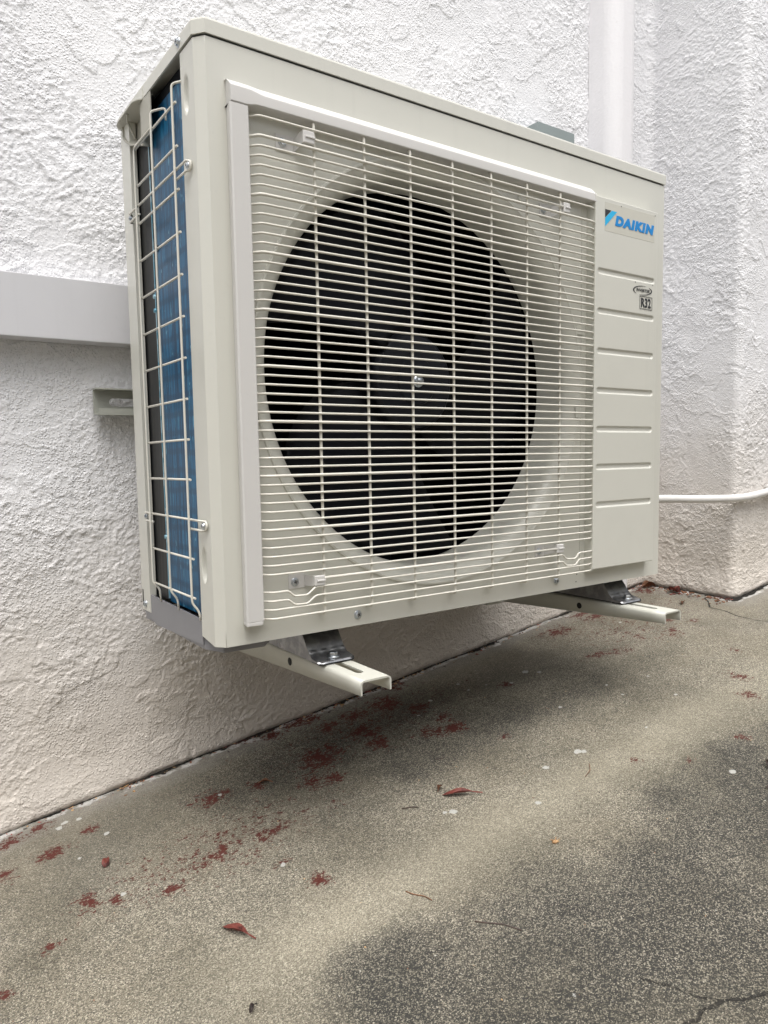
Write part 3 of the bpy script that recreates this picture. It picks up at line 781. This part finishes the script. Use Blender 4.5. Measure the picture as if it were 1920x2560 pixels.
for y, z in ((.0300, .5650), (.2520, .5650), (.0240, .1465), (.2430, .1465)): screw('screw', guard, (-.0040, y, z), (-1, 0, 0), .0034)

# front wire grille ---------------------------------------------------------
gy0 = -.0180
bm = bmesh.new()
Z0, PZ = .5974, .01091
zrow = lambda k: Z0-PZ*k
XR = .6620
for k in range(-2, 53):
    z = zrow(k)
    thick = (k % 6 == 0)
    r = .00190 if thick else .00142
    y = gy0-(.0004 if thick else 0)
    L = [(.0515, -.0075, z), (.0570, -.0090, z), (.0650, y, z)]
    Rr_ = [(XR-.012, y, z), (XR, y+.004, z)]
    if k == -1: L = [(.1300, y, z)]; Rr_ = [(.5850, y, z)]
    if k == 48: L = [(.1260, y, z)]; Rr_ = [(.5720, y, z)]
    if k in (49, 50):
        L += [(.0855, y, z), (.0940, y, z-.0076), (.1125, y, z-.0082), (.1245, y, z+.0006)]
        Rr_ = [(.5865, y, z), (.5945, y, z-.0075), (.6165, y, z-.0090), (.6260, y, z), (XR-.008, y, z), (XR, y+.004, z)]
    tube(bm, bend(L+Rr_, .0035, 3), r, 7)
vx = [.1390+.0734*k for k in range(7)]
yv = gy0+.0030
for x in vx:
    tube(bm, bend([(x, -.004, .6345), (x, yv, .6290), (x, yv, .0285), (x+.000, yv+.004, .0262), (x, -.001, .0258)], .004, 4), .0019, 8)
obj('grille', bm, m_wire, U)
# clips that carry the grille
def clip(px0, px1, pz0, pz1, bx0, bx1, bz0, bz1, sc_):
    bm = bmesh.new()
    box(bm, (px0, -.0014, pz0), (px1, -.0001, pz1), .0003, 1)
    # web from the plate out to the block
    e0 = px1 if bx0 > px1-.01 else px0
    a = [(e0, -.0013, pz0+.002), (e0, -.0013, pz1-.002)]; f_ = bx0 if e0 == px1 else bx1
    va_ = [bm.verts.new(p) for p in (a[0], a[1], (f_, gy0+.002, bz1), (f_, gy0+.002, bz0))]; bm.faces.new(va_)
    vb_ = [bm.verts.new((p.co.x+.0018, p.co.y+.0006, p.co.z)) for p in va_]; bm.faces.new(vb_[::-1])
    for k in range(4): bm.faces.new((va_[k], va_[(k+1) % 4], vb_[(k+1) % 4], vb_[k]))
    box(bm, (bx0, gy0-.0022, bz0), (bx1, gy0+.0035, bz1), .0012, 2)
    box(bm, (bx0+.003, gy0-.0034, (bz0+bz1)/2-.0012), (bx1+.0004, gy0-.001, (bz0+bz1)/2+.0012), .0004, 1)
    bmesh.ops.recalc_face_normals(bm, faces=bm.faces)
    c_ = obj('grille_clip', bm, m_plastic, U)
    screw('screw', c_, (sc_[0], -.0014, sc_[1]), (0, -1, 0), .0044)
clip(.0940, .1185, .5925, .6125, .1215, .1375, .6015, .6165, (.1030, .6035))
clip(.0950, .1180, .0615, .0800, .1225, .1375, .0645, .0775, (.1035, .0700))
clip(.5480, .5720, .5925, .6125, .5830, .5970, .6000, .6150, (.5560, .6030))
clip(.5400, .5600, .0610, .0810, .5705, .5865, .0670, .0810, (.5480, .0700))

# plastic frame: left post and top hood
bm = bmesh.new()
prism(bm, [(.0328, 0), (.0292, -.0165), (.0310, -.0180), (.0515, -.0180), (.0525, -.0170), (.0525, 0)], .0300, .6265, 'z', .0008, 2)
prism(bm, [(.0328, 0), (.0292, -.0165), (.0310, -.0180), (.0500, -.0180), (.0512, -.0170), (.0512, 0)], .0252, .0300, 'z', .0008, 2)
def hood(x, i):
    q = sstep(x, .052, .075)
    rz = .6455*(1-q)+.6425*q; bz = .6272*(1-sstep(x, .05, .065))+.6297*sstep(x, .05, .065)
    yo = -.0182+.0*q
    pr = [(0, .6560), (-.006, .6540*(q)+.6552*(1-q)), (yo+.003, rz+.0022), (yo+.0008, rz+.0006), (yo, rz-.0012), (yo, bz+.001), (yo+.0008, bz), (0, bz)]
    return pr[i]
xs_ = [.0302, .031, .040]+lin(.050, .080, .003)+lin(.10, .6640, .1)
def hoodfn(x, i):
    y, z = hood(x, i)
    if x <= .0302: y = y*.90; x = x+.0026*(1-min(1, -y/.016))
    if x >= .6639 and i < 5: y = y*.95
    return (x, y, z)
V = grid(bm, xs_, list(range(8)), hoodfn)
bm.faces.new(V[0]); bm.faces.new(V[-1][::-1])
bmesh.ops.recalc_face_normals(bm, faces=bm.faces)
obj('grille_frame', bm, m_plastic, U, smooth=True)
bm = bmesh.new()                                   # catches under the hood
bm.free()
for a, b in (((.1750, -.0010, .6150), (.2150, .0, .6280)), ((.2560, -.0030, .6020), (.2980, 0, .6090)), ((.5020, -.0030, .6080), (.5300, 0, .6150))):
    bm = bmesh.new(); box(bm, a, b, .0004, 1); obj('catch', bm, m_panel, U)

# raised service cover with seven pressed grooves
px0, px1, pz0, pz1, pd = .6600, .8290, .0285, .6430, .0180
gzs = [.978*z+.0049 for z in (.5298, .4645, .3985, .3325, .2673, .2028, .1380)]
gx0, gx1, gh = .6668, .8190, .0052
def cover(x, z):
    e = min(px1-x, z-pz0, pz1-z)                     # distance to the free edges
    y = -pd*(1-(1-min(1, e/.0035))**2.2) if e < .0035 else -pd
    if x <= px0: y = -pd
    for gz in gzs:
        if abs(z-gz) < .010:
            cx = min(max(x, gx0+gh), gx1-gh); d = math.hypot(x-cx, z-gz)
            y += .0024*(1-sstep(d, gh-.0030, gh+.0004))
    return (x, min(0, y), z)
xs_ = sorted(set([px0]+lin(px0+.001, px0+.016, .001)+lin(px0+.02, .80, .02)+lin(.808, .8225, .001)+lin(.8235, px1, .0005)))
zs_ = lin(pz0, pz0+.004, .0005)+lin(pz1-.004, pz1, .0005)
for gz in gzs: zs_ += lin(gz-.0075, gz+.0075, .0006)
zs_ = sorted(set(round(v, 6) for v in zs_))
bm = bmesh.new(); V = grid(bm, xs_, zs_, cover)
lo = [bm.verts.new((px0, 0, z)) for z in (pz0, pz1)]
bm.faces.new([v for v in V[0]]+[lo[1], lo[0]])
bmesh.ops.recalc_face_normals(bm, faces=bm.faces)
cov = obj('service_cover', bm, m_panel, U)
bm = bmesh.new()                                   # inner return of the cover beside the grille
box(bm, (.6480, -.0010, .0300), (.6598, -.0002, .6290)); obj('cover_return', bm, m_panel, U)
for (a, b) in ((.420, .436), (.285, .305)):
    bm = bmesh.new(); box(bm, (.634, -.0022, a), (.652, -.0002, b), .0006, 1); obj('cover_latch', bm, m_panel, U)

# logo, badges -------------------------------------------------------------
ys_ = -pd-.0004
def PX(x): return .978*x-.0073
def PZf(z): return .978*z+.0049
def poly_obj(name, pts, mat, parent, y=ys_-.0003):
    bm = bmesh.new(); vs_ = [(PX(a), PZf(b)) for a, b in pts]
    prism(bm, vs_, y, y+.0003, 'y'); return obj(name, bm, mat, parent)
poly_obj('logo_film', [(.7060, .5965), (.8425, .5965), (.8425, .6430), (.7060, .6430)], m_stick, cov, y=ys_+.0002)
poly_obj('logo_triangle', [(.7065, .6312), (.7222, .6312), (.7065, .6178)], m_ink, cov)
poly_obj('logo_stripe', [(.7238, .6312), (.7372, .6312), (.7065, .6035), (.7065, .6168)], m_cyan, cov)
def text(name, body, x, z, wdt, hgt, mat, shear=0.0, bold=0.0, parent=None, y=ys_-.0003):
    cu = bpy.data.curves.new(name, 'FONT'); cu.body = body; cu.size = 1; cu.shear = shear; cu.space_character = 1.0+bold*2.6; cu.offset = bold; cu.extrude = .01
    to = bpy.data.objects.new(name, cu); COL.objects.link(to)
    dg = bpy.context.evaluated_depsgraph_get(); me = bpy.data.meshes.new_from_object(to.evaluated_get(dg))
    bpy.data.objects.remove(to)
    V_ = np.array([v.co[:] for v in me.vertices]); mn, mx = V_.min(0), V_.max(0)
    for v in me.vertices:
        a = (v.co.x-mn[0])/(mx[0]-mn[0]); b = (v.co.y-mn[1])/(mx[1]-mn[1]); c_ = (v.co.z-mn[2])/(mx[2]-mn[2])
        v.co = (x+a*wdt-ORG.x, y+.0003*(1-c_)-ORG.y, z+b*hgt-ORG.z)
    return link(name, me, mat, parent)
text('logo_letters', 'DAIKIN', PX(.7325), PZf(.6085), .1060, .0168, m_blue, .18, .075, cov)
text('inverter_letters', 'INVERTER', PX(.7930), PZf(.5078), .0370, .0052, m_ink, .22, .012, cov)
bm = bmesh.new()
for side in (0, 1):
    cxv, czv = PX(.8108), PZf(.5104); n_ = 18
    a0, a1 = (math.radians(75), math.radians(235)) if side == 0 else (math.radians(-105), math.radians(55))
    o1, i1 = [], []
    for k in range(n_+1):
        a = a0+(a1-a0)*k/n_; wv_ = math.sin(PI*k/n_)**.7*.0030+.0002
        o1.append((cxv+.0262*math.cos(a)+.003*math.sin(a), czv+.0078*math.sin(a)))
        i1.append((cxv+(.0262-wv_)*math.cos(a)+.003*math.sin(a), czv+(.0078-wv_*.35)*math.sin(a)))
    for k in range(n_):
        prism(bm, [o1[k], o1[k+1], i1[k+1], i1[k]], ys_-.0003, ys_, 'y')
obj('inverter_swoosh', bm, m_ink, cov)
text('refrigerant_letters', 'R32', PX(.8068), PZf(.4815), .0272, .0160, m_ink, 0, .03, cov)
bm = bmesh.new(); a, b, c_, d = PX(.8030), PX(.8385), PZf(.4785), PZf(.5008); q = .0007
box(bm, (a, ys_-.0003, c_), (b, ys_, c_+q)); box(bm, (a, ys_-.0003, d-q), (b, ys_, d)); box(bm, (a, ys_-.0003, c_+q), (a+q, ys_, d-q)); box(bm, (b-q, ys_-.0003, c_+q), (b, ys_, d-q))
obj('refrigerant_box', bm, m_ink, cov)
for x, z in ((.7485, .6425), (.8435, .6430), (.7895, .5225), (.8395, .5230)):
    bm = bmesh.new(); lathe(bm, [(.00001, -.0003), (.0010, -.0003)], (PX(x), ys_, PZf(z)), 'y', 10); obj('locating_hole', bm, m_dark, cov)

# two pressed steel feet -----------------------------------------------------
def foot(x0):
    wd = .0560; x1 = x0+wd
    prof_ = [(-.0060, -.0420), (-.0040, -.0395), (.0150, -.0385), (.0205, -.0360), (.0250, -.0300), (.0380, -.0120), (.0395, -.0100)]
    bm = bmesh.new()
    P1 = bend([(0, a, b) for a, b in prof_], .004, 3)
    def fn(p, x):
        c = 0
        dip = 0
        yy, z_ = p[1], p[2]
        if .012 < yy < .024: z_ += .0012*abs(math.sin((x-x0)/wd*PI*3.5))    # pressed ribs in the bend
        cut = .0050*max(0, 1-min(x-x0, x1-x)/.007) if yy < .0 else 0
        return (x, yy+cut, z_)
    grid(bm, P1, lin(x0, x1, .0022), fn)
    # side flanges
    for xs in (x0, x1):
        s = [(xs, .0000, -.0405), (xs, .0150, -.0385), (xs, .0250, -.0300), (xs, .0395, -.0100), (xs, .2450, -.0100), (xs, .2450, -.0420), (xs, .0000, -.0425)]
        bm.faces.new([bm.verts.new(p) for p in s])
    bmesh.ops.remove_doubles(bm, verts=bm.verts, dist=1e-5); bmesh.ops.recalc_face_normals(bm, faces=bm.faces)
    f = obj('foot', bm, m_galv, U)
    bm = bmesh.new(); prism(bm, rrect(x0+.002, -.0050, x1+.0005, .0250, .006), -.0448, -.0400, 'z', .0008, 1); box(bm, (x0+.004, .0252, -.0448), (x1-.004, .24, -.0427))
    obj('rubber_pad', bm, m_rub, f)
    bx, by = x0+.0290, .0080
    bm = bmesh.new()
    lathe(bm, [(.00001, -.0368), (.0088, -.0368), (.0090, -.0376), (.0090, -.0386)], (bx, by, 0), 'z', 24)
    prism(bm, [(bx+.0062*math.cos(PI/3*k+.3), by+.0062*math.sin(PI/3*k+.3)) for k in range(6)], -.0370, -.0318, 'z', .0006, 2)
    obj('bolt', bm, m_zinc, f)
foot(.1345); foot(.7610)

# ------------------------------------------------------------------ fallen leaves, twigs and scraps on the concrete
def leafmat(name, a, b):
    n = NT(name); c = n.mix(n.step(n.noise(70, 5, .7), .38, .58), a, b); n.bump(n.noise(180, 3), .8, .0008)
    return n.set(color=c, rough=.5)
m_lred = leafmat('dry_red_leaf', (.07, .015, .012), (.30, .085, .065))
m_lbrown = leafmat('dry_brown_leaf', (.14, .06, .03), (.26, .12, .06))
m_ldark = leafmat('dark_leaf', (.03, .025, .022), (.07, .045, .035))
m_tan = leafmat('tan_scrap', (.35, .19, .08), (.5, .33, .17))
def leaf(pa, pb, wdt, mat, label, curl=.5, group='fallen leaves on the concrete', name='fallen_leaf'):
    global ORG
    a = Vector((pa[0], pa[1], FZ(*pa)+.0015)); b = Vector((pb[0], pb[1], FZ(*pb)+.003))
    ORG = a.copy(); d = b-a; L = d.length; t_ = d.normalized(); s = t_.cross(Vector((0, 0, 1))).normalized(); up = s.cross(t_)
    bm = bmesh.new(); ks = 14; js = 6
    def fn(i, j):
        u = i/ks; v = (j/js-.5)*2
        uu = min(1, u/.78)
        half = wdt*.5*(math.sin(PI*uu**.8)**.8 if u < .78 else 0)+.0006
        fold = curl*half
        p = a+t_*(u*L)+s*(v*half*(1-.3*curl))+up*(abs(v)**1.3*fold+.0035*math.sin(PI*u)+.0012*math.sin(9*u+3*v))
        return p
    grid(bm, list(range(ks+1)), list(range(js+1)), fn)
    bmesh.ops.solidify(bm, geom=bm.faces[:], thickness=.0004)
    o = obj(name, bm, mat, None); tag(o, label, 'leaf', group); return o
leaf((-.023, -.037), (-.003, -.084), .0115, m_lred, 'dried red leaf with thin stem lying nearest the camera', .55)
leaf((.335, -.010), (.379, -.049), .012, m_lred, 'red pointed dry leaf lying under the middle of the unit', .5)
leaf((-.100, .188), (-.090, .207), .010, m_lred, 'small red leaf on the concrete near the left wall', .3)
leaf((.152, .232), (.170, .215), .009, m_lbrown, 'small brown leaf among the red paint flakes', .3)
leaf((1.365, .300), (1.345, .250), .030, m_lred, 'crumpled red leaf at the foot of the stucco corner', .8)
leaf((1.375, .350), (1.33, .37), .030, m_lbrown, 'curled brown leaf caught in the wall corner', .9)
leaf((.708, -.296), (.722, -.283), .007, m_ldark, 'tiny black curled leaf at the right edge', .6)
leaf((.655, -.318), (.690, -.330), .005, m_ldark, 'thin dark leaf strip near the right edge', .2)
leaf((.350, .012), (.334, .000), .008, m_lbrown, 'small orange brown scrap beside the red pointed leaf', .5)
leaf((-.052, -.172), (-.042, -.168), .005, m_ldark, 'tiny dark leaf bit near the bottom edge', .4)
leaf((1.30, .22), (1.272, .205), .014, m_lbrown, 'brown leaf crumbs below the stucco corner', .6)
# fluffy tan seed head
ORG = Vector((.366, -.199, FZ(.366, -.199))); bm = bmesh.new()
for k in range(26):
    a = random.uniform(0, 2*PI); r_ = random.uniform(.001, .006); h_ = random.uniform(.001, .004)
    p = ORG+Vector((math.cos(a)*r_*.5, math.sin(a)*r_*.5, h_*.6)); q = ORG+Vector((math.cos(a)*r_*1.5, math.sin(a)*r_, h_*1.3))
    tube(bm, [p, q], .0005, 4)
bmesh.ops.create_icosphere(bm, subdivisions=2, radius=.0028, matrix=Matrix.Translation(ORG+Vector((0, 0, .002))) @ Matrix.Diagonal((1.6, 1, .8, 1)))
tag(obj('seed_head', bm, m_tan), 'fluffy tan seed head on the dark patch of concrete', 'seed')
ORG = Vector((.158, -.128, FZ(.158, -.128))); bm = bmesh.new()
def twig(pts, r, mat, label):
    global ORG
    P_ = [Vector((x, y, FZ(x, y)+.0012)) for x, y in pts]; ORG = P_[0].copy()
    bm = bmesh.new(); tube(bm, bend(P_, .004, 3), r, 6); o = obj('twig', bm, mat); tag(o, label, 'twig', 'thin dry twigs on the concrete')
bm.free()
twig([(.170, -.138), (.174, -.150), (.181, -.160), (.183, -.172)], .0006, m_lbrown, 'short curved brown twig on the pale band of concrete')
twig([(.196, -.232), (.206, -.245), (.216, -.257), (.224, -.277)], .0008, m_ldark, 'long dark twig lying on the mildew stained concrete')
twig([(.272, .006), (.284, .000), (.291, -.008)], .0006, m_ldark, 'fine black twig left of the red pointed leaf')
twig([(.395, .080), (.402, .074), (.412, .073)], .0006, m_ldark, 'tiny black twig below the unit')
twig([(.515, -.125), (.535, -.118), (.548, -.105)], .0005, m_lbrown, 'pale straw stalk on the bright concrete')
# crumbs of grit and leaf litter along the wall joint and over the slab
ORG = Vector((0, 0, 0)); bm = bmesh.new()
def crumb(x, y, s, mi):
    m_ = Matrix.Translation((x, y, FZ(x, y)+s*.3)) @ Matrix.Rotation(random.uniform(0, 6), 4, 'Z') @ Matrix.Diagonal((s*random.uniform(.7, 1.8), s*random.uniform(.5, 1), s*random.uniform(.3, .6), 1))
    r_ = bmesh.ops.create_icosphere(bm, subdivisions=1, radius=1, matrix=m_)
    for v in r_['verts']: v.co += Vector([random.uniform(-.25, .25)*s for _ in range(3)])
    for f in {f for v in r_['verts'] for f in v.link_faces}: f.material_index = mi
for k in range(420):
    x = random.uniform(-.35, 1.37); y = .4-abs(random.gauss(0, .012))-.006; crumb(x, y, random.uniform(.0008, .0030), random.choice((0, 1, 2, 2, 3)))
for k in range(160):
    y = random.uniform(.14, .39); crumb(1.378-abs(random.gauss(0, .018)), y, random.uniform(.0012, .0045), random.choice((0, 0, 1, 3)))
for k in range(260):
    crumb(random.uniform(-.25, 1.4), random.uniform(-.45, .38), random.uniform(.0005, .0014), random.choice((0, 1, 2)))
o = obj('litter', bm, [m_lbrown, m_ldark, m_tan, m_lred]); tag(o, 'fine grit and leaf crumbs scattered along the wall joint', 'debris', kind='stuff')
